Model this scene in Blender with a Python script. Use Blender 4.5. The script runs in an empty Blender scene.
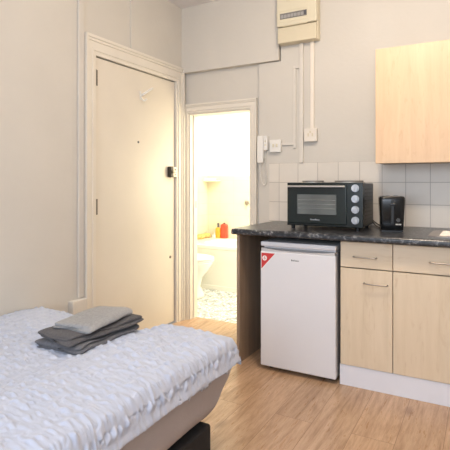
import bpy, bmesh, math, random
from mathutils import Vector, Matrix, noise
random.seed(7)
sc = bpy.context.scene
COL = sc.collection
PI = math.pi

# ------------------------------------------------------------ materials
def mat(name, color=(.8,.8,.8), rough=.5, metal=0, spec=.5, noise_amt=0, nscale=8, bump=0, bscale=60, coat=0, emit=None, trans=0, sheen=0):
    m = bpy.data.materials.new(name); m.use_nodes = True
    nt = m.node_tree; b = nt.nodes['Principled BSDF']
    b.inputs['Base Color'].default_value = (*color, 1)
    b.inputs['Roughness'].default_value = rough
    b.inputs['Metallic'].default_value = metal
    b.inputs['Specular IOR Level'].default_value = spec
    b.inputs['Coat Weight'].default_value = coat
    b.inputs['Sheen Weight'].default_value = sheen
    b.inputs['Transmission Weight'].default_value = trans
    if emit:
        b.inputs['Emission Color'].default_value = (*emit[0], 1)
        b.inputs['Emission Strength'].default_value = emit[1]
    tc = nt.nodes.new('ShaderNodeTexCoord')
    n = nt.nodes.new('ShaderNodeTexNoise'); n.inputs['Scale'].default_value = nscale; n.inputs['Detail'].default_value = 4
    nt.links.new(tc.outputs['Object'], n.inputs['Vector'])
    r = nt.nodes.new('ShaderNodeValToRGB')
    a = noise_amt
    r.color_ramp.elements[0].position = .3; r.color_ramp.elements[1].position = .7
    r.color_ramp.elements[0].color = (*[c*(1-a) for c in color], 1)
    r.color_ramp.elements[1].color = (*[min(1, c*(1+a)) for c in color], 1)
    nt.links.new(n.outputs['Fac'], r.inputs['Fac']); nt.links.new(r.outputs['Color'], b.inputs['Base Color'])
    if bump:
        n2 = nt.nodes.new('ShaderNodeTexNoise'); n2.inputs['Scale'].default_value = bscale; n2.inputs['Detail'].default_value = 5
        nt.links.new(tc.outputs['Object'], n2.inputs['Vector'])
        bp = nt.nodes.new('ShaderNodeBump'); bp.inputs['Strength'].default_value = bump; bp.inputs['Distance'].default_value = .01
        nt.links.new(n2.outputs['Fac'], bp.inputs['Height']); nt.links.new(bp.outputs['Normal'], b.inputs['Normal'])
    return m

class G:                                   # small node-graph helper
    def __init__(s, m): s.nt = m.node_tree; s.b = s.nt.nodes['Principled BSDF']
    def n(s, t, **kw):
        x = s.nt.nodes.new(t)
        for k, v in kw.items():
            if k in x.inputs: x.inputs[k].default_value = v
            else: setattr(x, k, v)
        return x
    def l(s, a, b): s.nt.links.new(a, b)
    def mix(s, fac, a, b, mode='MIX'):
        x = s.nt.nodes.new('ShaderNodeMix'); x.data_type = 'RGBA'; x.blend_type = mode
        for sock, v in ((x.inputs[0], fac), (x.inputs[6], a), (x.inputs[7], b)):
            if hasattr(v, 'links'): s.l(v, sock)
            else: sock.default_value = v
        return x.outputs[2]
    def ramp(s, fac, stops):
        r = s.nt.nodes.new('ShaderNodeValToRGB'); e = r.color_ramp.elements
        while len(e) < len(stops): e.new(.5)
        for el, (p, c) in zip(e, stops): el.position = p; el.color = (*c, 1)
        s.l(fac, r.inputs['Fac']); return r.outputs['Color']

def bare(name, rough=.5):
    m = bpy.data.materials.new(name); m.use_nodes = True
    m.node_tree.nodes['Principled BSDF'].inputs['Roughness'].default_value = rough
    return m, G(m)

def swapped(g, order, scale=(1,1,1), loc=(0,0,0)):
    tc = g.n('ShaderNodeTexCoord'); mp = g.n('ShaderNodeMapping')
    g.l(tc.outputs['Object'], mp.inputs['Vector'])
    sx = g.n('ShaderNodeSeparateXYZ'); g.l(mp.outputs['Vector'], sx.inputs[0])
    mp.inputs['Location'].default_value = loc
    cx = g.n('ShaderNodeCombineXYZ')
    for i, o in enumerate(order): g.l(sx.outputs[o], cx.inputs[i])
    mp2 = g.n('ShaderNodeMapping'); mp2.inputs['Scale'].default_value = scale
    g.l(cx.outputs[0], mp2.inputs['Vector'])
    return cx.outputs[0], mp2.outputs['Vector']

def wood_floor():
    m, g = bare('oak_laminate', .33)
    v, vs = swapped(g, (1, 0, 2), (.9, 8, 1), (-.0, -.05, 0))
    br = g.n('ShaderNodeTexBrick', Scale=1.0); br.offset = .37; br.offset_frequency = 2
    for k, val in (('Brick Width', 1.25), ('Row Height', .2), ('Mortar Size', .0012), ('Mortar Smooth', .3), ('Bias', 0)): br.inputs[k].default_value = val
    br.inputs['Color1'].default_value = (0, 0, 0, 1); br.inputs['Color2'].default_value = (1, 1, 1, 1); br.inputs['Mortar'].default_value = (.5, .5, .5, 1)
    g.l(v, br.inputs['Vector'])
    # offset grain per plank
    ad = g.n('ShaderNodeVectorMath', operation='MULTIPLY_ADD'); g.l(br.outputs['Color'], ad.inputs[0]); ad.inputs[1].default_value = (7, 13, 5); g.l(vs, ad.inputs[2])
    n1 = g.n('ShaderNodeTexNoise', Scale=1.5, Detail=8.0, Roughness=.58, Distortion=2.2); g.l(ad.outputs[0], n1.inputs['Vector'])
    n2 = g.n('ShaderNodeTexNoise', Scale=9.0, Detail=5.0, Roughness=.7); g.l(ad.outputs[0], n2.inputs['Vector'])
    base = g.ramp(n1.outputs['Fac'], [(.25, (.28, .165, .10)), (.39, (.45, .29, .175)), (.52, (.54, .36, .23)), (.70, (.63, .44, .30))])
    fine = g.ramp(n2.outputs['Fac'], [(.34, (.80, .77, .74)), (.56, (1, 1, 1))])
    c = g.mix(1.0, base, fine, 'MULTIPLY')
    tint = g.ramp(br.outputs['Color'], [(0, (.88, .87, .86)), (1, (1.04, 1.02, 1.0))])
    c = g.mix(1.0, c, tint, 'MULTIPLY')
    # knots
    vk = g.n('ShaderNodeMapping'); vk.inputs['Scale'].default_value = (1.0, 2.6, 1); g.l(v, vk.inputs['Vector'])
    nz = g.n('ShaderNodeTexNoise', Scale=4.0, Detail=3.0); g.l(v, nz.inputs['Vector'])
    mx = g.mix(.09, vk.outputs['Vector'], nz.outputs['Color'])
    vo = g.n('ShaderNodeTexVoronoi', Scale=2.6); g.l(mx, vo.inputs['Vector'])
    kn = g.ramp(vo.outputs['Distance'], [(0, (1, 1, 1)), (.08, (.6, .6, .6)), (.2, (0, 0, 0))])
    c = g.mix(kn, c, (.21, .12, .07, 1))
    c = g.mix(br.outputs['Fac'], c, (.20, .105, .05, 1))
    g.l(c, g.b.inputs['Base Color'])
    rr = g.ramp(n2.outputs['Fac'], [(.3, (.36, .36, .36)), (.7, (.25, .25, .25))]); g.l(rr, g.b.inputs['Roughness'])
    bp = g.n('ShaderNodeBump', Strength=.25, Distance=.002); bp.invert = True; g.l(br.outputs['Fac'], bp.inputs['Height']); g.l(bp.outputs['Normal'], g.b.inputs['Normal'])
    return m

def maple(name, a, b, vert=True):
    m, g = bare(name, .42)
    tc = g.n('ShaderNodeTexCoord'); mp = g.n('ShaderNodeMapping'); g.l(tc.outputs['Object'], mp.inputs['Vector'])
    mp.inputs['Scale'].default_value = (16, 16, 1.1) if vert else (1.1, 16, 16)
    n1 = g.n('ShaderNodeTexNoise', Scale=1.3, Detail=7.0, Roughness=.6, Distortion=.8); g.l(mp.outputs[0], n1.inputs['Vector'])
    mp2 = g.n('ShaderNodeMapping'); g.l(tc.outputs['Object'], mp2.inputs['Vector']); mp2.inputs['Scale'].default_value = (30, 30, 6) if vert else (6, 30, 30)
    n2 = g.n('ShaderNodeTexNoise', Scale=1.0, Detail=4.0, Distortion=1.5); g.l(mp2.outputs[0], n2.inputs['Vector'])
    c = g.ramp(n1.outputs['Fac'], [(.3, a), (.7, b)])
    f = g.ramp(n2.outputs['Fac'], [(.24, (.86, .80, .74)), (.42, (1, 1, 1))])
    c = g.mix(.7, c, f, 'MULTIPLY'); g.l(c, g.b.inputs['Base Color'])
    return m

def tiles(name, tile, grout, w, h, ox, oz, axis='xz', gw=.004, rough=.25, vary=.05):
    m, g = bare(name, rough)
    order = {'xz': (0, 2, 1), 'yz': (1, 2, 0), 'xy': (0, 1, 2)}[axis]
    loc = {'xz': (-ox, 0, -oz), 'yz': (0, -ox, -oz), 'xy': (-ox, -oz, 0)}[axis]
    v, _ = swapped(g, order, (1, 1, 1), loc)
    br = g.n('ShaderNodeTexBrick', Scale=1.0); br.offset = 0
    for k, val in (('Brick Width', w), ('Row Height', h), ('Mortar Size', gw/2), ('Mortar Smooth', .2), ('Bias', 0)): br.inputs[k].default_value = val
    br.inputs['Color1'].default_value = (*tile, 1)
    br.inputs['Color2'].default_value = (*[min(1, t*(1-vary)) for t in tile], 1)
    br.inputs['Mortar'].default_value = (*grout, 1)
    g.l(v, br.inputs['Vector'])
    n = g.n('ShaderNodeTexNoise', Scale=6.0, Detail=3.0); g.l(v, n.inputs['Vector'])
    f = g.ramp(n.outputs['Fac'], [(.3, (.93, .93, .93)), (.7, (1, 1, 1))])
    g.l(g.mix(1.0, br.outputs['Color'], f, 'MULTIPLY'), g.b.inputs['Base Color'])
    bp = g.n('ShaderNodeBump', Strength=.4, Distance=.003); bp.invert = True; g.l(br.outputs['Fac'], bp.inputs['Height']); g.l(bp.outputs['Normal'], g.b.inputs['Normal'])
    return m

def speckled_top():
    m, g = bare('speckled_worktop', .28)
    tc = g.n('ShaderNodeTexCoord')
    vo = g.n('ShaderNodeTexVoronoi', Scale=110.0); g.l(tc.outputs['Object'], vo.inputs['Vector'])
    n = g.n('ShaderNodeTexNoise', Scale=55.0, Detail=6.0, Roughness=.7); g.l(tc.outputs['Object'], n.inputs['Vector'])
    c = g.ramp(n.outputs['Fac'], [(.38, (.012, .014, .018)), (.54, (.04, .043, .05)), (.64, (.26, .26, .27))])
    g.l(c, g.b.inputs['Base Color'])
    return m

def mosaic():
    m, g = bare('mosaic_vinyl', .4)
    tc = g.n('ShaderNodeTexCoord')
    vo = g.n('ShaderNodeTexVoronoi', Scale=38.0); vo.feature = 'DISTANCE_TO_EDGE'; g.l(tc.outputs['Object'], vo.inputs['Vector'])
    vc = g.n('ShaderNodeTexVoronoi', Scale=38.0); g.l(tc.outputs['Object'], vc.inputs['Vector'])
    sp = g.n('ShaderNodeSeparateColor'); g.l(vc.outputs['Color'], sp.inputs[0])
    cc = g.ramp(sp.outputs[0], [(.0, (.28, .32, .33)), (.25, (.45, .5, .5)), (.45, (.8, .8, .76)), (1, (.85, .85, .8))])
    e = g.ramp(vo.outputs['Distance'], [(.03, (.4, .4, .4)), (.10, (1, 1, 1))])
    g.l(g.mix(1.0, cc, e, 'MULTIPLY'), g.b.inputs['Base Color'])
    return m

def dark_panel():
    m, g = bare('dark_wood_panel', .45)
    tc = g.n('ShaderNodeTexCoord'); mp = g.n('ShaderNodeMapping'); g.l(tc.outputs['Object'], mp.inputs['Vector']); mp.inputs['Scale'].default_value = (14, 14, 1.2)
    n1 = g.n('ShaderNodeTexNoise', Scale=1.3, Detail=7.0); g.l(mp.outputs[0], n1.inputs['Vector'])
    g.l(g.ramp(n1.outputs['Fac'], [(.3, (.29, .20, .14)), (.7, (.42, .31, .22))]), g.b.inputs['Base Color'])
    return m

WALL = mat('wall_paint', (.62, .585, .53), .85, noise_amt=.025, nscale=2.5, bump=.12, bscale=30)
CEIL = mat('ceiling_paint', (.80, .77, .76), .9, noise_amt=.02)
GLOSS = mat('cream_gloss_paint', (.76, .71, .63), .35, noise_amt=.02, nscale=6, bump=.05, bscale=25)
DOORP = mat('door_paint', (.74, .68, .59), .4, noise_amt=.025, nscale=3, bump=.06, bscale=18)
TRUNK = mat('painted_trunking', (.67, .63, .57), .6, noise_amt=.03, nscale=9)
WPLAS = mat('white_plastic', (.80, .78, .74), .35, noise_amt=.01)
CPLAS = mat('cream_plastic', (.70, .64, .49), .4, noise_amt=.02)
CPLAS2 = mat('deeper_cream_plastic', (.65, .58, .43), .4, noise_amt=.02)
GREYW = mat('breaker_window', (.20, .19, .18), .3, noise_amt=.1, nscale=60)
STEEL = mat('brushed_steel', (.50, .47, .44), .5, metal=.8, noise_amt=.06, nscale=40)
HANDLE = mat('pewter_handle', (.42, .37, .32), .38, metal=1, noise_amt=.05, nscale=30)
BRASS = mat('aged_hinge_metal', (.20, .18, .15), .5, metal=.9, noise_amt=.15, nscale=60)
BLACK = mat('black_plastic', (.012, .013, .014), .35, noise_amt=.2, nscale=40)
GBLACK = mat('gloss_black', (.006, .007, .008), .16, coat=0, noise_amt=.1)
OVENF = mat('oven_black_green', (.008, .014, .014), .22, noise_amt=.08, nscale=20)
OVENG = mat('oven_glass', (.13, .145, .145), .12, noise_amt=.25, nscale=5)
KNOB = mat('silver_knob', (.46, .47, .49), .3, metal=.7, noise_amt=.03)
FRIDGE = mat('white_appliance_enamel', (.79, .785, .81), .38, noise_amt=.01, nscale=4)
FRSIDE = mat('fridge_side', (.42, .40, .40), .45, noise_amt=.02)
RED = mat('red_sticker', (.62, .05, .05), .4, noise_amt=.03)
WHITE = mat('white_print', (.88, .87, .86), .5, noise_amt=.01)
DARKP = mat('dark_print', (.10, .10, .11), .5, noise_amt=.02)
PLINTH = mat('white_plinth_board', (.80, .81, .87), .45, noise_amt=.015)
MAPLE = maple('maple_veneer', (.70, .57, .405), (.78, .65, .485))
MAPLE2 = maple('maple_veneer_warm', (.68, .46, .28), (.75, .54, .34))
MAPLEH = maple('maple_veneer_across', (.70, .57, .405), (.78, .65, .485), False)
EDGE = mat('maple_edging', (.48, .35, .23), .5, noise_amt=.05, nscale=20)
CARC = mat('dark_carcass_board', (.30, .23, .17), .6, noise_amt=.03)  # dark brown board of the base cabinet carcasses
FLOORM = wood_floor()
TILEK = tiles('kitchen_wall_tile', (.745, .69, .615), (.42, .375, .33), .158, .1535, 1.727-.158*10, 1.3775-.1535*9, 'xz', .0045, .35, .05)
TILEB = tiles('bathroom_tile_far', (.82, .77, .60), (.70, .64, .50), .20, .15, -.87, .5, 'xz', .004)
TILEBL = tiles('bathroom_tile_side', (.82, .77, .60), (.70, .64, .50), .20, .15, 0, .5, 'yz', .004)
BWALL = mat('bathroom_paint', (.86, .85, .82), .8, noise_amt=.01)
MOSAIC = mosaic()
PANEL = dark_panel()
TOP = speckled_top()
CERAM = mat('white_ceramic', (.86, .86, .82), .15, noise_amt=.01)
ACRYL = mat('white_acrylic', (.85, .84, .76), .2, noise_amt=.01)
DUVET = mat('white_seersucker', (.51, .55, .66), .85, noise_amt=.02, nscale=30, bump=.12, bscale=220, sheen=.2)
MATT = mat('mattress_sheet', (.44, .40, .40), .9, noise_amt=.05, nscale=6, bump=.15, bscale=140)
BEDB = mat('black_bed_fabric', (.012, .011, .012), .8, noise_amt=.2, nscale=50)
TOWD = mat('dark_grey_towel', (.105, .10, .105), .95, noise_amt=.18, nscale=90, bump=.6, bscale=260, sheen=.1)
TOWM = mat('mid_grey_towel', (.15, .15, .165), .95, noise_amt=.15, nscale=90, bump=.6, bscale=260, sheen=.1)
TOWL = mat('light_grey_towel', (.36, .36, .365), .95, noise_amt=.12, nscale=90, bump=.6, bscale=260, sheen=.1)
REDB = mat('red_bottle_plastic', (.75, .08, .04), .3, noise_amt=.05)
ORAN = mat('orange_bottle_plastic', (.90, .42, .05), .3, noise_amt=.05)
SPONG = mat('tan_sponge', (.80, .50, .18), .95, noise_amt=.3, nscale=70, bump=.8, bscale=150)
GLASSW = mat('window_glass', (.9, .95, 1), .05, trans=1)

# ------------------------------------------------------------ mesh helpers
def new(): return bmesh.new()
def box(bm, x0, y0, z0, x1, y1, z1, bev=0, seg=2, rot=None, piv=None):
    r = bmesh.ops.create_cube(bm, size=1)
    vs = r['verts']
    for v in vs:
        v.co = Vector(((x0+x1)/2 + v.co.x*(x1-x0), (y0+y1)/2 + v.co.y*(y1-y0), (z0+z1)/2 + v.co.z*(z1-z0)))
    if bev:
        es = list({e for v in vs for e in v.link_edges})
        r2 = bmesh.ops.bevel(bm, geom=es, offset=bev, segments=seg, affect='EDGES', profile=.5)
        vs = list({v for f in r2['faces'] for v in f.verts} | {v for v in vs if v.is_valid})
    if rot: bmesh.ops.rotate(bm, verts=vs, cent=piv, matrix=rot)
    return vs
def cyl(bm, p, q, r0, r1=None, n=20):
    r1 = r0 if r1 is None else r1
    p, q = Vector(p), Vector(q); d = q-p
    r = bmesh.ops.create_cone(bm, cap_ends=True, segments=n, radius1=r0, radius2=r1, depth=d.length)
    M = Matrix.Translation((p+q)/2) @ d.to_track_quat('Z', 'Y').to_matrix().to_4x4()
    bmesh.ops.transform(bm, matrix=M, verts=r['verts']); return r['verts']
def sph(bm, c, r, sx=1, sy=1, sz=1, n=16):
    q = bmesh.ops.create_uvsphere(bm, u_segments=n, v_segments=max(6, n//2), radius=r)
    for v in q['verts']: v.co = Vector((v.co.x*sx+c[0], v.co.y*sy+c[1], v.co.z*sz+c[2]))
def tube(bm, pts, r, n=10):
    pts = [Vector(p) for p in pts]; rings = []
    up = Vector((0, 0, 1))
    for i, p in enumerate(pts):
        t = (pts[min(i+1, len(pts)-1)]-pts[max(i-1, 0)]).normalized()
        a = t.cross(up)
        if a.length < .1: a = t.cross(Vector((1, 0, 0)))
        a.normalize(); b = t.cross(a).normalized()
        rings.append([bm.verts.new(p+(a*math.cos(2*PI*k/n)+b*math.sin(2*PI*k/n))*r) for k in range(n)])
    for i in range(len(rings)-1):
        for k in range(n): bm.faces.new((rings[i][k], rings[i][(k+1) % n], rings[i+1][(k+1) % n], rings[i+1][k]))
    bm.faces.new(rings[0]); bm.faces.new(rings[-1][::-1])
def smooth_path(pts, k=6):
    P = [Vector(p) for p in pts]; out = []
    for i in range(len(P)-1):
        a, b, c, d = P[max(i-1, 0)], P[i], P[i+1], P[min(i+2, len(P)-1)]
        for j in range(k):
            t = j/k
            out.append(.5*((2*b)+(c-a)*t+(2*a-5*b+4*c-d)*t*t+(3*b-a-3*c+d)*t**3))
    out.append(P[-1]); return out
def loft(bm, rings, cap=True):
    R = [[bm.verts.new(p) for p in r] for r in rings]; n = len(R[0])
    for i in range(len(R)-1):
        for k in range(n): bm.faces.new((R[i][k], R[i][(k+1) % n], R[i+1][(k+1) % n], R[i+1][k]))
    if cap: bm.faces.new(R[0][::-1]); bm.faces.new(R[-1])
def ell(cx, cy, z, a, b, n=32, p=2.0):
    out = []
    for k in range(n):
        t = 2*PI*k/n; c, s = math.cos(t), math.sin(t)
        out.append(Vector((cx+a*math.copysign(abs(c)**(2/p), c), cy+b*math.copysign(abs(s)**(2/p), s), z)))
    return out
def ob(name, bm, m, parent=None, smooth=False, local=False, label=None, kind=None):
    bmesh.ops.recalc_face_normals(bm, faces=bm.faces)
    if parent is not None and not local:
        off = Vector(parent.location); q = parent.parent
        while q is not None: off += Vector(q.location); q = q.parent
        bmesh.ops.translate(bm, verts=bm.verts, vec=-off)
    me = bpy.data.meshes.new(name); bm.to_mesh(me); bm.free()
    if smooth:
        for p in me.polygons: p.use_smooth = True
    for mm in (m if isinstance(m, (list, tuple)) else [m]): me.materials.append(mm)
    o = bpy.data.objects.new(name, me); COL.objects.link(o)
    if parent is not None: o.parent = parent
    if label: o['label'] = label
    if kind: o['kind'] = kind
    return o
def thing(name, label, cat, loc=(0, 0, 0), group=None, rz=0):
    o = bpy.data.objects.new(name, None); COL.objects.link(o); o.location = loc; o.empty_display_size = .05
    o.rotation_euler.z = rz
    o['label'] = label; o['category'] = cat
    if group: o['group'] = group
    return o
def tag(o, label, cat, group=None):
    o['label'] = label; o['category'] = cat
    if group: o['group'] = group
    return o
def struct(name, boxes, m, label=None):
    bm = new()
    for b in boxes: box(bm, *b)
    o = ob(name, bm, m, kind='structure')
    if label: o['label'] = label
    return o

# ------------------------------------------------------------ setting
H = 2.77
struct('floor', [(0, -4.8, -.1, 4.2, .1, 0)], FLOORM, 'oak plank laminate floor')
struct('floor_bathroom', [(-.87, .1, -.1, 1.3, 1.83, 0)], MOSAIC, 'pale mosaic patterned bathroom floor')
struct('ceiling', [(0, -4.8, H, 4.2, 0, H+.1)], CEIL, 'white ceiling')
struct('ceiling_bathroom', [(-.87, .12, 2.45, 1.3, 1.83, 2.55)], BWALL, 'white bathroom ceiling')
# left wall with the entrance doorway (opening y -1.10..-.13, z < 2.108)
struct('wall_left', [(-.12, -4.8, -.1, 0, -1.10, H), (-.12, -1.10, 2.108, 0, -.13, H), (-.12, -.13, -.1, 0, 0, H)], WALL, 'plain beige left wall around the entrance door')
# back wall with bathroom doorway (x .054...67, z < 1.84); the kitchen side stands 6 cm proud
struct('wall_back', [(-.99, 0, -.1, .054, .12, H), (.054, 0, 1.84, .67, .12, H), (.67, 0, -.1, 4.2, .12, H),
                     (.757, -.03, 0, 4.2, 0, 2.19), (.95, -.03, 2.19, 4.2, 0, H)], WALL, 'beige kitchen wall with the bathroom doorway')
struct('wall_right', [(4.2, -4.8, -.1, 4.32, 0, H)], WALL)
# front wall behind camera with a wide window
struct('wall_front', [(0, -4.92, -.1, .7, -4.8, H), (3.5, -4.92, -.1, 4.2, -4.8, H), (.7, -4.92, -.1, 3.5, -4.8, .8), (.7, -4.92, 2.55, 3.5, -4.8, H)], WALL)
struct('trim_1', [(.0, -.055, 2.195, .94, 0, H)], WALL, 'boxed beam above the bathroom doorway')
struct('trim_2', [(0, -.73, 2.24, .012, -.055, H)], WALL, 'thicker plaster band over the right of the door')
bm = new(); box(bm, 0, -1.335, 0, .045, -1.207, .452, .006); ob('trim_3', bm, TRUNK, kind='structure')['label'] = 'small painted boxing at the foot of the left wall'
bm = new(); box(bm, 0, -1.262, .452, .018, -1.208, H, .008, 3); ob('trim_4', bm, WALL, kind='structure')['label'] = 'vertical painted trunking beside the door frame'
bm = new(); box(bm, 0, -4.8, 0, .018, -1.335, .12, .004); ob('baseboard_left', bm, GLOSS, kind='structure')
struct('wall_bathroom_left', [(-.99, .12, -.1, -.87, 1.95, 2.45)], BWALL)
struct('wall_bathroom_back', [(-.87, 1.83, -.1, 1.42, 1.95, 2.45)], BWALL)
struct('wall_bathroom_right', [(1.3, .12, -.1, 1.42, 1.83, 2.45)], BWALL)
struct('trim_5', [(-.87, 1.818, 0, 1.3, 1.83, 1.31)], TILEB, 'cream wall tiles behind the bath')
struct('trim_6', [(-.87, .12, 0, -.858, 1.818, 1.31)], TILEBL, 'cream wall tiles on the bathroom side wall')
struct('trim_7', [(.852, -.036, .90, 4.2, -.03, 1.3775)], TILEK, 'square cream wall tiles above the worktop')

# window behind the camera
bm = new()
for b in ((.7, -4.88, .8, .76, -4.83, 2.55), (3.44, -4.88, .8, 3.5, -4.83, 2.55), (.76, -4.88, .8, 3.44, -4.83, .86), (.76, -4.88, 2.49, 3.44, -4.83, 2.55), (2.07, -4.88, .86, 2.13, -4.83, 2.49)): box(bm, *b)
wn = ob('window_1', bm, GLOSS, kind='structure')
bm = new(); box(bm, .76, -4.86, .86, 2.07, -4.855, 2.49); box(bm, 2.13, -4.86, .86, 3.44, -4.855, 2.49); ob('pane', bm, GLASSW, wn)

# architraves: nested profile layers
def arch(bm, axis, a0, a1, z, wl, wr, wt, sgn, base):
    # axis 'y': frame in the x=const plane, opening a0..a1 in y ; axis 'x': in the y=const plane
    L = [(0, .22, .014), (.22, .36, .022), (.36, .70, .018), (.70, .84, .026), (.84, 1, .034)]
    for f0, f1, t in L:
        for (u0, u1, z0, z1) in ((a0-wl*f1, a0-wl*f0, 0, z+wt*f1), (a1+wr*f0, a1+wr*f1, 0, z+wt*f1), (a0-wl*f0, a1+wr*f0, z+wt*f0, z+wt*f1)):
            if axis == 'y': box(bm, base, u0, z0, base+sgn*t, u1, z1)
            else: box(bm, u0, base+sgn*t, z0, u1, base, z1)
bm = new(); arch(bm, 'y', -1.10, -.131, 2.106, .105, .096, .13, 1, 0)
# rebate lining
box(bm, -.119, -1.10, 0, -.045, -1.098, 2.106); box(bm, -.119, -.133, 0, -.045, -.131, 2.106)
fr = ob('trim_8', bm, GLOSS, kind='structure'); fr['label'] = 'moulded cream frame of the entrance door'
bm = new(); arch(bm, 'x', .054, .67, 1.84, .018, .064, .078, -1, 0)
box(bm, .054, .001, 0, .066, .119, 1.84); box(bm, .658, .001, 0, .67, .119, 1.84); box(bm, .066, .001, 1.828, .658, .119, 1.84)
box(bm, .066, .05, 0, .076, .07, 1.828); box(bm, .648, .05, 0, .658, .07, 1.828)
fb = ob('trim_9', bm, GLOSS, kind='structure'); fb['label'] = 'cream frame and lining of the bathroom doorway'
bm = new(); box(bm, .0665, .074, .995, .069, .104, 1.055, .001); box(bm, .069, .082, 1.015, .0705, .096, 1.035); ob('strike_plate', bm, STEEL, fb, label='small metal strike plate')

# entrance door
bm = new(); box(bm, -.050, -1.096, .012, -.008, -.135, 2.1, .003)
dr = ob('door_1', bm, DOORP, kind='structure'); dr['label'] = 'flat cream painted entrance door'
for z in (1.957, 1.053):
    bm = new(); cyl(bm, (-.001, -1.094, z-.055), (-.001, -1.094, z+.055), .009, n=12); box(bm, -.0085, -1.094, z-.055, -.004, -1.066, z+.055)
    for k in (-.03, 0, .03): cyl(bm, (-.001, -1.094, z+k-.001), (-.001, -1.094, z+k+.001), .0085, n=12)
    ob('hinge', bm, BRASS, dr)
bm = new(); box(bm, -.008, -.243, 1.268, .030, -.196, 1.362, .008, 3)
lk = ob('rim_latch', bm, mat('dark_latch', (.045, .04, .035), .4, metal=.5, noise_amt=.2), dr)
bm = new(); box(bm, -.008, -.196, 1.272, .022, -.138, 1.358, .003); ob('latch_plate', bm, STEEL, lk)
bm = new(); cyl(bm, (.022, -.167, 1.335), (.027, -.167, 1.335), .008); cyl(bm, (.022, -.167, 1.292), (.027, -.167, 1.292), .006); box(bm, .022, -.185, 1.308, .026, -.15, 1.312); ob('latch_screw', bm, DARKP, lk)
bm = new(); cyl(bm, (.026, -.222, 1.315), (.045, -.222, 1.315), .012); ob('latch_knob', bm, BRASS, lk)
bm = new()
box(bm, -.008, -.606, 1.88, -.003, -.590, 1.945, .002)
tube(bm, [(-.006, -.598, 1.905), (.066, -.542, 1.968)], .0095)
tube(bm, smooth_path([(-.004, -.598, 1.90), (.012, -.597, 1.878), (.028, -.590, 1.866), (.038, -.583, 1.875)]), .006)
sph(bm, (.066, -.542, 1.968), .009, n=12); sph(bm, (.038, -.583, 1.878), .009, n=12)
ob('coat_hook', bm, WPLAS, dr, smooth=True)
bm = new(); cyl(bm, (-.008, -.624, 1.541), (-.004, -.624, 1.541), .009, n=16); ob('door_screw', bm, DARKP, dr)
bm = new(); cyl(bm, (-.008, -.2, .581), (-.004, -.2, .581), .012, n=16); cyl(bm, (-.004, -.2, .581), (-.003, -.2, .581), .006, n=12); ob('keyhole_cover', bm, BRASS, dr)

# ------------------------------------------------------------ services on the kitchen wall
K = -.03
cu = thing('fuse_box', 'cream plastic fuse box mounted high on the wall near the ceiling', 'fuse box', (1.11, K, 2.303))
bm = new(); box(bm, .953, -.085, 2.303, 1.272, K, 2.68, .005); ob('backplate', bm, CPLAS2, cu)
bm = new(); box(bm, .950, -.122, 2.432, 1.271, -.085, 2.68, .008, 3)
box(bm, .962, -.126, 2.46, 1.213, -.121, 2.472); box(bm, .962, -.126, 2.545, 1.213, -.121, 2.556); box(bm, .962, -.126, 2.472, .974, -.121, 2.545); box(bm, 1.2, -.126, 2.472, 1.213, -.121, 2.545)
cv = ob('upper_cover', bm, CPLAS, cu)
bm = new(); box(bm, .956, -.116, 2.303, 1.268, -.085, 2.424, .006, 3); ob('lower_cover', bm, CPLAS2, cu)
bm = new(); box(bm, 1.0, -.130, 2.425, 1.2, -.112, 2.4315, .002); ob('pull_lip', bm, CPLAS2, cu)
bm = new(); box(bm, .980, -.1238, 2.484, 1.196, -.1215, 2.528); bw = ob('breaker_window', bm, GREYW, cv)
for k in range(7):
    bm = new(); x = .988+k*.027
    box(bm, x, -.1285, 2.49, x+.022, -.1238, 2.515, .001); ob('breaker_switch', bm, mat('breaker_grey', (.36, .35, .34), .4, noise_amt=.02) if k == 0 else bpy.data.materials['breaker_grey'], bw)
bm = new(); box(bm, 1.175, -.1285, 2.492, 1.194, -.1238, 2.524, .001); ob('main_switch', bm, DARKP, bw)
for x in (1.03, 1.08, 1.13):
    bm = new(); box(bm, x, -.1226, 2.615, x+.03, -.1215, 2.63); ob('warning_label', bm, CPLAS2, cu)

def strip(x0, x1, z0, z1, d=.022):
    bm = new(); box(bm, x0, K-d, z0, x1, K, z1, .003); return bm
cv = ob('cable_trunking', strip(1.110, 1.142, 1.378, 2.303), TRUNK); tag(cv, 'wall-coloured vertical trunking from fuse box down to the tiles', 'cable trunking')
bm = strip(1.058, 1.080, 1.492, 2.112, .016); box(bm, 1.058, K-.016, 2.112, 1.110, K, 2.134, .002)
tag(ob('cable_trunking', bm, TRUNK), 'thin branch trunking with an elbow, ending above tiles by switch', 'cable trunking')
bm = strip(1.199, 1.227, 1.634, 2.303)
tag(ob('cable_trunking', bm, mat('cream_trunking', (.80, .73, .64), .4, noise_amt=.01)), 'paler cream trunking from fuse box down to the single outlet', 'cable trunking')
bm = new(); box(bm, .959, K-.014, 1.518, 1.058, K, 1.538, .002)
tag(ob('cable_trunking', bm, TRUNK), 'short horizontal conduit between light switch and thin trunking', 'cable trunking')
so = thing('outlet_box', 'cream surface outlet box at foot of the pale trunking', 'outlet', (1.206, K, 1.54))
bm = new(); box(bm, 1.158, K-.032, 1.538, 1.254, K, 1.634, .005, 3); ob('back_box', bm, TRUNK, so)
bm = new(); box(bm, 1.156, K-.04, 1.536, 1.256, K-.032, 1.636, .003, 3); ob('face_plate', bm, mat('outlet_cream', (.76, .70, .62), .4, noise_amt=.01), so)
bm = new(); box(bm, 1.185, K-.043, 1.575, 1.195, K-.04, 1.6); box(bm, 1.218, K-.043, 1.575, 1.228, K-.04, 1.6); box(bm, 1.2, K-.043, 1.6, 1.212, K-.04, 1.617); ob('outlet_slot', bm, CPLAS2, so)
sw = thing('light_switch', 'cream double light switch between door entry phone and conduit', 'light switch', (.913, K, 1.465))
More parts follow.
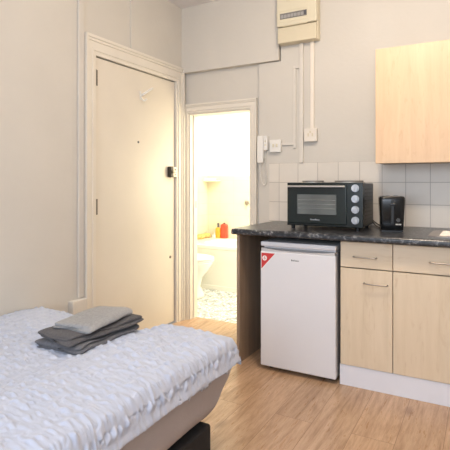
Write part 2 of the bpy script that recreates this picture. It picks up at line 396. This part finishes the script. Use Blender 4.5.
bm = new(); box(bm, .868, K-.025, 1.468, .959, K, 1.56, .004, 3); ob('back_box', bm, TRUNK, sw)
bm = new(); box(bm, .866, K-.033, 1.465, .961, K-.025, 1.564, .003, 3); ob('face_plate', bm, WPLAS, sw)
for x in (.892, .921):
    bm = new(); box(bm, x, K-.039, 1.505, x+.014, K-.033, 1.530, .001); ob('rocker', bm, CPLAS, sw)
ph = thing('entry_phone', 'slim white door entry handset with hanging cord beside bathroom doorway', 'entry phone', (.80, K, 1.381))
bm = new(); box(bm, .760, K-.045, 1.381, .812, K-.02, 1.601, .008, 3); box(bm, .768, K-.021, 1.42, .812, K, 1.57)
ob('handset', bm, WPLAS, ph)
bm = new(); box(bm, .812, K-.034, 1.482, .846, K, 1.60, .005, 3); ob('cradle', bm, WPLAS, ph)
bm = new(); box(bm, .822, K-.037, 1.52, .836, K-.034, 1.53); box(bm, .822, K-.037, 1.55, .836, K-.034, 1.56); ob('call_button', bm, CPLAS, ph)
pts = [];
base = smooth_path([(.79, K-.03, 1.383), (.782, K-.02, 1.32), (.792, K-.014, 1.24), (.812, K-.012, 1.205), (.832, K-.012, 1.23), (.83, K-.012, 1.30), (.815, K-.012, 1.36), (.826, K-.012, 1.42), (.826, K-.012, 1.484)], 24)
for i, p in enumerate(base): pts.append((p.x+.006*math.cos(i*1.1), p.y-.006+.004*math.sin(i*1.1), p.z))
bm = new(); tube(bm, pts, .0022, 6); ob('coiled_cord', bm, WPLAS, ph, smooth=True)

# ------------------------------------------------------------ kitchen run
W = .915
# worktop with rounded front edge
bm = new()
prof = [(-.037, W-.038), (-.037, W), (-.722, W)]
for k in range(1, 7):
    a = k/6*PI/2; prof.append((-.722-.018*math.sin(a), W-.018+.018*math.cos(a)))
prof += [(-.740, W-.030), (-.733, W-.038)]
loft(bm, [[Vector((x, y, z)) for y, z in prof] for x in (.885, 3.02)])
tag(ob('worktop', bm, TOP), 'black speckled laminate worktop along the kitchen wall', 'worktop')
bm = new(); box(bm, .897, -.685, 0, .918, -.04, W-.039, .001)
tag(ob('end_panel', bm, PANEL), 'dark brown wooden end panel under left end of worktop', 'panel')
bm = new(); tag(ob('skirting_board', (box(bm, .919, -.048, 0, 1.6, -.0305, .10, .003), bm)[1], GLOSS), 'cream skirting board behind the fridge recess', 'skirting board')

def handle(bm, x0, x1, y, z):
    tube(bm, smooth_path([(x0+.008, y, z), (x0+.008, y-.018, z), (x0+.016, y-.026, z), ((x0+x1)/2, y-.029, z), (x1-.016, y-.026, z), (x1-.008, y-.018, z), (x1-.008, y, z)], 5), .0042, 8)
def base_unit(x0, x1, label, hx, drawer_h):
    t = thing('base_cabinet', label, 'cabinet', ((x0+x1)/2, -.4, 0), 'maple base cabinets')
    bm = new()
    box(bm, x0, -.655, .125, x0+.016, -.07, W-.04); box(bm, x1-.016, -.655, .125, x1-.0005, -.07, W-.04)
    box(bm, x0+.016, -.655, .125, x1-.016, -.07, .141); box(bm, x0+.016, -.09, .141, x1-.016, -.07, W-.04); box(bm, x0+.016, -.655, W-.058, x1-.016, -.09, W-.04)
    ob('carcass', bm, CARC, t)
    bm = new(); box(bm, x0+.0015, -.678, .715, x1-.0015, -.657, .868, .0025)
    d = ob('drawer', bm, MAPLEH, t)
    bm = new(); handle(bm, *drawer_h, -.678, .782); ob('handle', bm, HANDLE, d, smooth=True)
    bm = new(); box(bm, x0+.0015, -.678, .126, x1-.0015, -.657, .709, .0025)
    d = ob('door', bm, MAPLE, t)
    bm = new(); handle(bm, hx-.148, hx, -.678, .629); ob('handle', bm, HANDLE, d, smooth=True)
base_unit(1.602, 1.905, 'narrow maple base cabinet right beside the fridge', 1.885, (1.677, 1.823))
base_unit(1.906, 2.42, 'wider maple base cabinet at right edge of the picture', 2.40, (2.095, 2.243))
base_unit(2.421, 3.0, 'maple base cabinet under the sink, past right edge of the picture', 2.98, (2.64, 2.788))
bm = new(); box(bm, 1.598, -.672, .0, 3.0, -.654, .123, .001)
tag(ob('plinth_board', bm, PLINTH), 'white plinth board under the maple base cabinets', 'plinth')

# wall cabinet
wc = thing('wall_cabinet', 'maple wall cabinet with a plain door above the worktop', 'cabinet', (2.0, -.19, 1.348))
bm = new(); X0, X1 = 1.738, 2.338
box(bm, X0, -.302, 1.352, X0+.016, -.037, 2.095); box(bm, X1-.016, -.302, 1.352, X1, -.037, 2.095); box(bm, X0+.016, -.302, 1.352, X1-.016, -.037, 1.37); box(bm, X0+.016, -.302, 2.079, X1-.016, -.037, 2.095); box(bm, X0+.016, -.045, 1.37, X1-.016, -.037, 2.079)
ob('carcass', bm, EDGE, wc)
bm = new(); box(bm, X0, -.322, 1.348, X1, -.3035, 2.1, .0025); ob('door', bm, MAPLE2, wc)

# fridge
FX0, FX1, FY = 1.081, 1.580, -.700
f = thing('fridge', 'white undercounter fridge between dark end panel and maple cabinet', 'fridge', ((FX0+FX1)/2, -.45, 0))
bm = new(); box(bm, FX0+.002, -.650, .025, FX1-.002, -.14, .795, .006); ob('body', bm, FRSIDE, f)
bm = new(); box(bm, FX0, FY+.004, .808, FX1, -.14, .838, .006, 3); box(bm, FX0+.01, -.66, .795, FX1-.01, -.16, .81); ob('top_cover', bm, FRIDGE, f)
bm = new(); box(bm, FX0, FY, .028, FX1, -.655, .776, .007, 3)
fd = ob('door', bm, FRIDGE, f)
bm = new()   # curved grip channel along the door's top
n = 24; ring = []
for i in range(n+1):
    x = FX0+.006+(FX1-FX0-.012)*i/n; u = abs(2*i/n-1)
    lo = .776; hi = .797 - .013*(1-u**3)
    ring.append([Vector((x, FY+.004, lo)), Vector((x, FY+.003, hi)), Vector((x, -.662, hi)), Vector((x, -.662, lo))])
loft(bm, ring); ob('grip_rail', bm, mat('grip_grey', (.62, .60, .60), .4, noise_amt=.01), fd)
bm = new(); box(bm, FX0+.012, -.656, .04, FX1-.012, -.650, .77); ob('door_seal', bm, FRSIDE, fd)
for x in (FX0+.05, FX1-.05):
    for y in (-.63, -.2):
        bm = new(); cyl(bm, (x, y, 0), (x, y, .026), .015, n=14); ob('foot', bm, BLACK, f)
def poly(name, pts, y0, y1, m, parent, label=None):
    bm = new(); loft(bm, [[Vector((x, y0, z)) for x, z in pts], [Vector((x, y1, z)) for x, z in pts]]); return ob(name, bm, m, parent, label=label)
st = poly('energy_sticker', [(1.086, .770), (1.196, .770), (1.086, .648)], FY-.0008, FY+.001, WHITE, fd, 'triangular red and white corner sticker')
poly('sticker_face', [(1.089, .764), (1.184, .764), (1.089, .660)], FY-.0016, FY-.0007, RED, st)
def text(body, size, loc, rot, m, parent, name, depth=.0006):
    cu_ = bpy.data.curves.new('t', 'FONT'); cu_.body = body; cu_.size = size; cu_.extrude = depth; cu_.align_x = 'CENTER'; cu_.align_y = 'CENTER'
    o_ = bpy.data.objects.new('t', cu_); COL.objects.link(o_); bpy.context.view_layer.update()
    me = bpy.data.meshes.new_from_object(o_.evaluated_get(bpy.context.evaluated_depsgraph_get()))
    bpy.data.objects.remove(o_); me.transform(Matrix.Rotation(rot[2], 4, 'Z') @ Matrix.Rotation(rot[0], 4, 'X'))
    off = Vector(loc)-(parent.matrix_world.translation if False else Vector((0, 0, 0)))
    q = parent
    while q is not None: off -= Vector(q.location); q = q.parent
    me.transform(Matrix.Translation(off)); me.materials.clear(); me.materials.append(m)
    o = bpy.data.objects.new(name, me); COL.objects.link(o); o.parent = parent; return o
bm = new(); cyl(bm, (1.112, FY-.0017, .731), (1.112, FY-.0022, .731), .0165, n=28); ob('sticker_roundel', bm, WHITE, st)
text('6', .030, (1.112, FY-.0026, .731), (PI/2, 0, 0), RED, st, 'sticker_digit', .0004)
bm = new()
for k, (w, h) in enumerate(((.006, .010), (.006, .006), (.004, .010), (.006, .006), (.006, .006), (.006, .006))):
    x = 1.296+k*.0085; box(bm, x, FY-.0012, .725, x+w, FY+.0005, .725+h)
ob('maker_badge', bm, DARKP, fd)

# sink drainer
bm = new()
rim = lambda ins, z: ell(2.53, -.42, z, .45-ins, .20-ins, 48, 9)
loft(bm, [rim(0, W+.0005), rim(0, W+.004), rim(.012, W+.006), rim(.03, W+.0045), rim(.04, W+.002)])
for k in range(9):
    y = -.56+k*.035; tube(bm, [(2.14, y, W+.0045), (2.36, y, W+.0045)], .003, 6)
tag(ob('sink_drainer', bm, STEEL, smooth=False), 'stainless steel sink drainer set into the worktop at right edge', 'sink')

# ------------------------------------------------------------ mini oven
ov = thing('mini_oven', 'black tabletop mini oven with hot plates and four silver knobs', 'oven', (1.455, -.38, W))
OX0, OX1, OY = 1.205, 1.706, -.54
bm = new(); box(bm, OX0+.004, OY+.012, .942, OX1-.002, -.222, 1.219, .008, 3); ob('body', bm, BLACK, ov)
for k in range(9):
    bm = new(); z = .985+k*.024; box(bm, OX1-.0022, -.47, z, OX1+.0018, -.28, z+.007, .001); ob('vent_rib', bm, mat('vent_grey', (.06, .06, .06), .5, noise_amt=.05) if k == 0 else bpy.data.materials['vent_grey'], ov)
bm = new(); box(bm, OX0, OY, .938, OX1, OY+.014, 1.222, .004, 3); fa = ob('front_panel', bm, OVENF, ov)
bm = new(); box(bm, OX0+.006, OY-.012, .954, 1.606, OY-.0005, 1.212, .005, 3); od = ob('oven_door', bm, OVENF, ov)
bm = new(); box(bm, 1.281, OY-.0140, 1.016, 1.543, OY-.0118, 1.146, .003); ob('glass', bm, OVENG, od, label='grey glass window')
bm = new()
for k in range(3): tube(bm, [(1.287, OY-.0150, 1.055+k*.027), (1.537, OY-.0150, 1.055+k*.027)], .0012, 6)
ob('rack_line', bm, mat('rack_grey', (.40, .41, .41), .3, metal=.5, noise_amt=.02), od)
bm = new(); box(bm, 1.217, OY-.032, 1.192, 1.600, OY-.018, 1.204, .004, 3)
for x in (1.235, 1.58): box(bm, x, OY-.02, 1.194, x+.014, OY-.011, 1.202)
ob('door_handle', bm, STEEL, od)
bm = new()
for k in range(8): box(bm, 1.372+k*.0078, OY-.0135, .977, 1.3775+k*.0078, OY-.0118, .984 + (.003 if k in (0, 4) else 0))
ob('maker_badge', bm, KNOB, od)
for i in range(4):
    z = 1.187-i*.0673
    bm = new(); cyl(bm, (1.660, OY-.0005, z), (1.660, OY-.010, z), .0235, n=32); cyl(bm, (1.660, OY-.010, z), (1.660, OY-.022, z), .021, .019, n=32)
    kn = ob('knob', bm, KNOB, ov)
    bm = new(); box(bm, 1.6575, OY-.028, z-.019, 1.6625, OY-.0215, z+.019, .002, rot=Matrix.Rotation((.4, -.5, .9, -.2)[i], 3, 'Y'), piv=(1.66, OY, z)); ob('knob_grip', bm, KNOB, kn)
for x, r, h in ((1.335, .073, 0), (1.582, .092, 0)):
    bm = new(); cyl(bm, (x, -.39, 1.218), (x, -.39, 1.226), r+.012, n=40)
    hp = ob('hot_plate_ring', bm, STEEL, ov)
    bm = new(); cyl(bm, (x, -.39, 1.226), (x, -.39, 1.236), r, n=40); ob('hot_plate', bm, mat('hot_plate_iron', (.22, .21, .20), .5, metal=.4, noise_amt=.1) if x < 1.4 else bpy.data.materials['hot_plate_iron'], hp)
for x in (OX0+.03, OX1-.04):
    for y in (OY+.035, -.255):
        bm = new(); cyl(bm, (x, y, W), (x, y, .943), .012, .015, n=16); ob('foot', bm, BLACK, ov)
bm = new()
tube(bm, smooth_path([(1.700, -.235, .97), (1.72, -.20, .945), (1.75, -.16, .925), (1.775, -.12, .94), (1.77, -.09, .975), (1.745, -.08, .985), (1.725, -.10, .955), (1.75, -.13, .922), (1.81, -.12, .9195), (1.86, -.10, .9195)], 8), .0038, 8)
tube(bm, smooth_path([(1.700, -.225, .955), (1.73, -.215, .922), (1.765, -.21, .920), (1.772, -.15, .920), (1.75, -.09, .920), (1.79, -.07, .920)], 8), .0038, 8)
ob('power_cord', bm, BLACK, ov, smooth=True)

# ------------------------------------------------------------ toaster, end-on
to = thing('toaster', 'glossy black toaster standing end-on between mini oven and sink', 'toaster', (1.846, -.37, W), rz=math.radians(14))
to.scale = (.96, .93, 1.0)
bm = new(); rings = []
for z, a, b in ((.010, .068, .085), (.014, .070, .088), (.05, .073, .092), (.12, .077, .096), (.195, .081, .100), (.212, .080, .099), (.220, .074, .093), (.222, .066, .085)):
    rings.append(ell(0, 0, z, a, b, 48, 7))
loft(bm, rings); ob('body', bm, GBLACK, to, smooth=True, local=True)
bm = new(); box(bm, -.067, -.084, 0, .067, .084, .011, .002); ob('base', bm, BLACK, to, local=True)
bm = new(); box(bm, -.05, -.07, .2212, .05, .07, .2245, .002); tp = ob('top_plate', bm, STEEL, to, local=True)
for x in (-.025, .025):
    bm = new(); box(bm, x-.012, -.06, .224, x+.012, .06, .2255); ob('slot', bm, BLACK, tp, local=True)
bm = new(); box(bm, -.009, -.104, .05, .009, -.088, .20, .003); ob('lever_channel', bm, BLACK, to, local=True)
bm = new(); box(bm, -.017, -.122, .165, .017, -.102, .180, .004, 3); ob('lever', bm, GBLACK, to, local=True)
bm = new(); cyl(bm, (.035, -.099, .075), (.035, -.090, .075), .012, n=24); box(bm, .0335, -.1005, .070, .0365, -.0985, .086); ob('browning_dial', bm, mat('dial_grey', (.05, .05, .05), .3, noise_amt=.02), to, local=True)
bm = new()
for k in range(4): box(bm, .020+k*.009, -.0985, .045, .025+k*.009, -.0925, .052)
ob('dial_mark', bm, WPLAS, to, local=True)

# ------------------------------------------------------------ bed
BX, BY0, BY1 = 1.343, -1.57, -3.62
bed = thing('double_bed', 'low double bed with grey mattress on black base along left wall', 'bed', (.7, -2.6, 0))
bm = new(); box(bm, .05, -3.55, 0.03, 1.325, -1.735, .170, .012, 3); ob('bed_base', bm, BEDB, bed)
for x in (.12, 1.26):
    for y in (-3.45, -1.85):
        bm = new(); cyl(bm, (x, y, 0), (x, y, .032), .025, n=14); ob('foot', bm, BLACK, bed)
# mattress: grid cage with tapered lower far end
bm = new(); NX, NY, NZ = 40, 60, 8
def mpt(u, v, w):    # u across 0..1, v along 0..1 (0 = far end), w up 0..1
    top = .462; bot = .168
    y = BY0-.012 + v*(BY1-BY0); x = .025 + u*(BX-.025-.012)
    # undercut of the sagging far end
    y -= max(0, (.66-w)/.66)**1.15*.190*max(0, 1-v*14)
    x -= (1-w)**2*.030*max(0, (u-.9)*10)
    z = bot+(top-bot)*w
    bl = min(1, max(0, (.86-w)/.12)); y += .020*bl*max(0, 1-v*10); x += .012*bl*max(0, (u-.9)*10)
    z += .006*math.sin(y*9)*(1-w)
    return Vector((x, y, z))
def shell(N, M, f, bm):
    g = [[bm.verts.new(f(i/N, j/M)) for j in range(M+1)] for i in range(N+1)]
    for i in range(N):
        for j in range(M): bm.faces.new((g[i][j], g[i+1][j], g[i+1][j+1], g[i][j+1]))
shell(NX, NY, lambda a, b: mpt(a, b, 1), bm); shell(NX, NY, lambda a, b: mpt(a, b, 0), bm)
shell(NX, NZ, lambda a, b: mpt(a, 0, b), bm); shell(NX, NZ, lambda a, b: mpt(a, 1, b), bm)
shell(NY, NZ, lambda a, b: mpt(0, a, b), bm); shell(NY, NZ, lambda a, b: mpt(1, a, b), bm)
bmesh.ops.remove_doubles(bm, verts=bm.verts, dist=.0005)
bmesh.ops.recalc_face_normals(bm, faces=bm.faces)
for v in bm.verts:
    c = v.co
    if c.x > 1.2:     # wrinkled sheet on the visible side, soft edges
        n_ = noise.noise(Vector((c.y*3.2+c.z*7, c.z*16-c.y*5, 2)))
        c.x += .005*n_ - .006*max(0, 1-abs(c.z-.30-.04*math.sin(c.y*1.5))/.012)
        e = abs((c.z-.32)/.13); c.x -= .018*max(0, e-.6)**2*6
ms = ob('mattress', bm, MATT, bed, smooth=True)
sm = ms.modifiers.new('s', 'SUBSURF'); sm.levels = 1; sm.render_levels = 2
# duvet
def duv():
    bm = new(); LA, LB = BX-.012+.135, (BY0-BY1)+.075
    NA, NB = 320, 560; R = .055
    def wrap(s, edge):           # arc length s -> (horizontal pos, drop)
        a = edge-R
        if s <= a: return s, 0
        t = (s-a)/R
        if t < PI/2: return a+R*math.sin(t), R*(1-math.cos(t))
        return a+R+.012*math.sin(min(1, (t-PI/2)/3)*PI), R+(t-PI/2)*R
    grid = []
    base_top = .508
    for i in range(NA+1):
        row = []
        for j in range(NB+1):
            a = i/NA; b = j/NB
            yb = b*LB
            hemw = .012*noise.noise(Vector((yb*3, 4.2, 0)))
            s = .012+a*(LA+hemw)
            x, dx = wrap(s, BX+.026)
            t = LB-yb                # distance from the near end -> far end at t = LB
            yy, dy = wrap(t, (BY0-BY1))
            y = BY1+yy
            z = base_top-min((dx**3+dy**3)**(1/3), .118+.008*noise.noise(Vector((y*6, x*6, 2))))
            # fullness: raised ridge right of the towels, dipping near the wall
            k = 1/(1+math.exp(-(x-.93-.03*noise.noise(Vector((y*3, 1, 1))))/.03))
            z += .026*k*(1-.7*max(0, (x-1.10)/.25)) - .016*(1-k)
            z -= .018*max(0, 1-x/.10)
            far = max(0, 1-(BY0-y)/.35); z += .010*math.sin(x*4+1)*far - .02*far*far*(1-k)
            nn = Vector((dx*8, 0, 1)) if dx < .05 else Vector((1, 0, .15)); 
            if dy > .03 and dx < .03: nn = Vector((0, 1, .3))
            nn.normalize()
            # ruched seersucker: rows across, short wrinkles inside each row
            band = .5+.5*math.cos(2*PI*s/.052+1.8*noise.noise(Vector((s*4, y*5, 9))))
            wv = noise.noise(Vector((s*15, y*52, 3.1)))
            w2 = noise.noise(Vector((s*24, y*60, 7.7)))
            big = noise.noise(Vector((s*3.1, y*2.6, 1.3)))
            amp = .85+.5*noise.noise(Vector((s*2, y*2, 5)))
            side = 1+.9*min(1, dx/.03)
            hem = max(.25, 1-max(0, max(dx, dy)-.075)/.035)
            h = hem*(1+.55*min(1, dx/.03))*(.0135*wv*(.35+.65*band) - .0085*math.exp(-(wv/.10)**2)*band+.0045*w2)*amp + .0045*(band-.5) + .009*big
            row.append(bm.verts.new(Vector((x, y, z))+nn*h))
        grid.append(row)
    for i in range(NA):
        for j in range(NB): bm.faces.new((grid[i][j], grid[i+1][j], grid[i+1][j+1], grid[i][j+1]))
    bmesh.ops.recalc_face_normals(bm, faces=bm.faces)
    return bm
dv = ob('duvet', duv(), DUVET, smooth=True)
tag(dv, 'white puckered seersucker duvet spread over the bed', 'duvet')
so_ = dv.modifiers.new('t', 'SOLIDIFY'); so_.thickness = .018; so_.offset = -1

# towels: folded ribbon profiles swept along their length
def towel(L, Wd, layers, th, seed, sag=.0):
    # soft uneven fold lines at every layer
    # ribbon in (u,z) plane folded back and forth, swept along y
    mid = []; gap = th*1.25
    for k in range(layers):
        z = th/2+k*gap; us = [Wd*i/14-Wd/2 for i in range(15)]
        if k % 2: us = us[::-1]
        mid += [(u*(1-.02*k), z) for u in us]
        if k < layers-1:
            s = 1 if k % 2 == 0 else -1
            for q in (.25, .5, .75): mid.append((s*(Wd/2*(1-.02*k)+math.sin(q*PI)*gap/2), z+gap*(1-math.cos(q*PI))/2))
    def off(sg):
        out = []
        for i, p in enumerate(mid):
            a, b = mid[max(i-1, 0)], mid[min(i+1, len(mid)-1)]
            tx, tz = b[0]-a[0], b[1]-a[1]; l = math.hypot(tx, tz) or 1
            out.append((p[0]-tz/l*sg*th/2, p[1]+tx/l*sg*th/2))
        return out
    prof = off(1)+off(-1)[::-1]
    bm = new(); rings = []; N = 34
    for j in range(N+1):
        v = j/N*2-1; y = v*L/2; ring = []
        for (u, z) in prof:
            e = noise.noise(Vector((u*7+seed, y*5, z*30)))
            e2 = noise.noise(Vector((u*6, y*9+seed, seed)))
            zz = z*.88*(1+.40*e2+.15*e)
            zz -= (abs(v)**6)*z*.15 + (abs(2*u/Wd)**4)*z*.08
            zz += .002*noise.noise(Vector((u*60, y*60, z*60+seed))) + .006*noise.noise(Vector((u*8+seed, y*8, int(z/gap)*3.7)))*min(1, z/.008)
            sq = 1 if abs(v) < .97 else .985
            lay = int(z/gap)
            yy = y*(1-.02*lay)+.024*noise.noise(Vector((u*6, lay*2.3, seed+3)))*abs(v)
            ring.append(Vector((u*sq+.020*noise.noise(Vector((y*7, lay*1.9, seed))), yy, max(.0005, zz))))
        rings.append(ring)
    loft(bm, rings); bmesh.ops.recalc_face_normals(bm, faces=bm.faces); return bm
def put_towel(bm, loc, rz, m, label, grp, tilt=0):
    o = ob('folded_towel', bm, m, smooth=True); o.location = loc; o.rotation_euler = (tilt, 0, rz)
    tag(o, label, 'towel', grp); s_ = o.modifiers.new('s', 'SUBSURF'); s_.levels = 1; s_.render_levels = 1
    return o
TZ = .495
put_towel(towel(.43, .25, 3, .0105, 1.3), (.735, -1.87, TZ-.004), .05, TOWM, 'grey folded towel lying directly on the duvet, bottom of the stack', 'towels stacked on the bed')
put_towel(towel(.45, .225, 3, .0105, 6.1), (.745, -1.86, TZ+.033), -.10, TOWD, 'dark grey folded towel in the middle of the stack', 'towels stacked on the bed')
put_towel(towel(.34, .20, 2, .0145, 3.7), (.735, -1.84, TZ+.067), .10, TOWL, 'light grey folded towel on top of the stack', 'towels stacked on the bed')

# ------------------------------------------------------------ bathroom
bt = thing('bathtub', 'white built-in bath with plain side panel behind the toilet', 'bath', (.2, 1.45, 0))
bm = new()
rm = lambda ins, z: ell(.22, 1.455, z, 1.075-ins, .36-ins, 64, 12)
ri = lambda ins, z: ell(.30, 1.455, z, .90-ins, .27-ins, 64, 5)
loft(bm, [rm(.004, .46), rm(0, .47), rm(0, .50), rm(.008, .507), ri(0, .507), ri(.02, .49), ri(.06, .25), ri(.12, .13), ri(.2, .12)], cap=True)
ob('tub', bm, ACRYL, bt, smooth=False)
bm = new(); box(bm, -.85, 1.10, .02, 1.29, 1.115, .462, .002); box(bm, -.85, 1.094, .0, 1.29, 1.112, .05, .002); ob('bath_panel', bm, ACRYL, bt)

tl = thing('toilet', 'white ceramic toilet seen side-on through the bathroom doorway', 'toilet', (-.45, .72, 0))
cy = .72
bm = new()
loft(bm, [ell(-.44, cy, 0, .19, .115, 40, 3), ell(-.44, cy, .03, .185, .11, 40, 3), ell(-.45, cy, .12, .16, .09, 40), ell(-.44, cy, .22, .18, .10, 40), ell(-.41, cy, .31, .23, .15, 40), ell(-.385, cy, .375, .245, .18, 40), ell(-.385, cy, .39, .245, .18, 40)])
ob('bowl', bm, CERAM, tl, smooth=True)
bm = new(); loft(bm, [ell(-.385, cy, .391, .25, .185, 40), ell(-.385, cy, .398, .255, .19, 40), ell(-.385, cy, .405, .255, .19, 40), ell(-.385, cy, .409, .245, .18, 40)]); ob('seat', bm, WPLAS, tl, smooth=False)
bm = new(); loft(bm, [ell(-.39, cy, .412, .25, .185, 40), ell(-.39, cy, .418, .258, .193, 40), ell(-.39, cy, .430, .256, .19, 40), ell(-.39, cy, .438, .23, .165, 40)]); ob('lid', bm, WPLAS, tl, smooth=False)
bm = new(); box(bm, -.855, cy-.19, .39, -.665, cy+.19, .76, .02, 3); cs = ob('cistern', bm, CERAM, tl)
bm = new(); box(bm, -.86+.003, cy-.2, .76, -.655, cy+.2, .79, .01, 3); ob('cistern_lid', bm, CERAM, cs)
bm = new(); box(bm, -.855, cy-.1, 0, -.6, cy+.1, .39, .02, 3); ob('rear_pedestal', bm, CERAM, tl)

def bottle(x, y, z, w, d, h, m, capm, caph, label, cat='bottle', p=4, grp='toiletries on the bath ledge'):
    t = thing('shampoo_bottle', label, cat, (x, y, z), grp)
    bm = new(); loft(bm, [ell(x, y, z, w*.9, d*.9, 24, p), ell(x, y, z+.005, w, d, 24, p), ell(x, y, z+h*.88, w, d, 24, p), ell(x, y, z+h*.96, w*.8, d*.8, 24, p), ell(x, y, z+h, w*.45, d*.45, 24, p)])
    ob('body', bm, m, t, smooth=False)
    bm = new(); cyl(bm, (x, y, z+h), (x, y, z+h+caph), min(w, d)*.5, n=18); ob('cap', bm, capm, t)
BZ = .508
bottle(-.578, 1.772, BZ, .046, .027, .185, REDB, DARKP, .012, 'red bottle with a dark cap standing on far bath ledge')
bottle(-.668, 1.772, BZ, .035, .025, .135, ORAN, DARKP, .055, 'yellow-orange bottle beside the red one on far bath ledge')
bottle(-.725, 1.785, BZ, .028, .025, .055, CERAM, WPLAS, .012, 'tiny white pot between sponge and yellow-orange bottle', 'pot', 2)
bottle(-.70, 1.715, BZ, .022, .02, .045, WPLAS, STEEL, .012, 'tiny white pot with metal cap in front of yellow-orange bottle', 'pot', 2)
for (x, y, a, lb) in ((-.80, 1.55, .05, 'tan bath sponge on left bath ledge, nearer the toilet'), (-.805, 1.71, .05, 'tan bath sponge in the far left corner of the bath ledge')):
    bm = new(); sph(bm, (x, y, BZ+.026), 1, .052, .075, .036, 20)
    for v in bm.verts: v.co += (v.co-Vector((x, y, BZ+.026)))*.18*noise.noise(v.co*40)
    for v in bm.verts: v.co.z = max(BZ+.0005, v.co.z)
    tag(ob('bath_sponge', bm, SPONG, smooth=True), lb, 'sponge', 'bath sponges')
for x, y, lb in ((-.832, 1.30, 'cream vertical pipe on bathroom side wall, nearer the door'), (-.832, 1.46, 'cream vertical pipe on bathroom side wall, nearer the bath corner')):
    bm = new(); cyl(bm, (x, y, .5075), (x, y, 1.28), .011, n=14)
    for z in (.7, 1.1): box(bm, -.858, y-.01, z-.008, x, y+.01, z+.008)
    tag(ob('wall_pipe', bm, ACRYL, smooth=False), lb, 'pipe', 'pipes on the bathroom wall')
bm = new(); box(bm, -.858, 1.70, 1.24, -.66, 1.818, 1.256, .004); box(bm, -.858, 1.70, 1.256, -.66, 1.706, 1.285, .002)
tag(ob('corner_shelf', bm, ACRYL), 'small cream corner shelf above the bath', 'shelf')
sv = thing('shower_valve', 'small chrome shower valve on tiled wall above the bath', 'shower valve', (-.27, 1.818, .967))
bm = new(); cyl(bm, (-.27, 1.818, .967), (-.27, 1.808, .967), .03, n=24); ob('valve_plate', bm, STEEL, sv)
bm = new(); cyl(bm, (-.27, 1.808, .967), (-.27, 1.775, .967), .017, n=20); box(bm, -.274, 1.77, .967, -.266, 1.782, 1.0); ob('valve_handle', bm, HANDLE, sv)
bm = new(); loft(bm, [[Vector((-.262, .64, 0)), Vector((-.262, .70, 0)), Vector((-.20, .69, 0)), Vector((-.20, .65, 0))], [Vector((-.258, .66, .075)), Vector((-.258, .68, .075)), Vector((-.25, .675, .07)), Vector((-.25, .665, .07))]])
bmesh.ops.translate(bm, verts=bm.verts, vec=(-.005, -.14, 0))
tag(ob('door_wedge', bm, mat('dark_grey_rubber', (.07, .08, .07), .7, noise_amt=.1)), 'small dark pointed wedge on bathroom floor near toilet foot', 'door wedge')

# ------------------------------------------------------------ lights
def area(name, loc, rot, sx, sy, power, color):
    L = bpy.data.lights.new(name, 'AREA'); L.shape = 'RECTANGLE'; L.size = sx; L.size_y = sy; L.energy = power; L.color = color
    o = bpy.data.objects.new(name, L); COL.objects.link(o); o.location = loc; o.rotation_euler = rot; return o
def point(name, loc, power, color, r=.1):
    L = bpy.data.lights.new(name, 'POINT'); L.energy = power; L.color = color; L.shadow_soft_size = r
    o = bpy.data.objects.new(name, L); COL.objects.link(o); o.location = loc; return o
area('window_daylight', (2.1, -4.78, 1.68), (PI/2, 0, 0), 2.6, 1.6, 74, (.76, .86, 1.0))
# ceiling lamp
cl = thing('ceiling_lamp', 'round frosted ceiling lamp, out of view overhead', 'lamp', (1.9, -1.55, H))
bm = new(); cyl(bm, (1.9, -1.55, H), (1.9, -1.55, H-.03), .14, n=32); ob('lamp_base', bm, WPLAS, cl)
point('ceiling_bulb', (1.9, -1.55, H-.16), 56, (1.0, .84, .66), .08)
area('bathroom_ceiling_light', (.45, .9, 2.40), (0, 0, 0), .9, .7, 46, (1.0, .95, .80))
point('door_warm_fill', (1.05, .62, 1.25), 32, (1.0, .84, .54), .25)  # added fill with no fitting, set low in the bathroom to warm the entrance door

w = bpy.data.worlds.new('world'); sc.world = w; w.use_nodes = True
bg = w.node_tree.nodes['Background']; bg.inputs[0].default_value = (.8, .88, 1, 1); bg.inputs[1].default_value = .6

# ------------------------------------------------------------ camera
cam = bpy.data.cameras.new('camera'); co = bpy.data.objects.new('camera', cam); COL.objects.link(co)
cam.sensor_width = 36; cam.lens = 466/450*36; cam.shift_y = -42/450; cam.clip_start = .05
co.location = (2.37, -3.483, 1.22); co.rotation_euler = (PI/2, 0, math.radians(29.2))
sc.camera = co
sc.view_settings.view_transform = 'Standard'; sc.view_settings.look = 'None'; sc.view_settings.gamma = 1
sc.view_settings.use_curve_mapping = False; sc.view_settings.exposure = 0
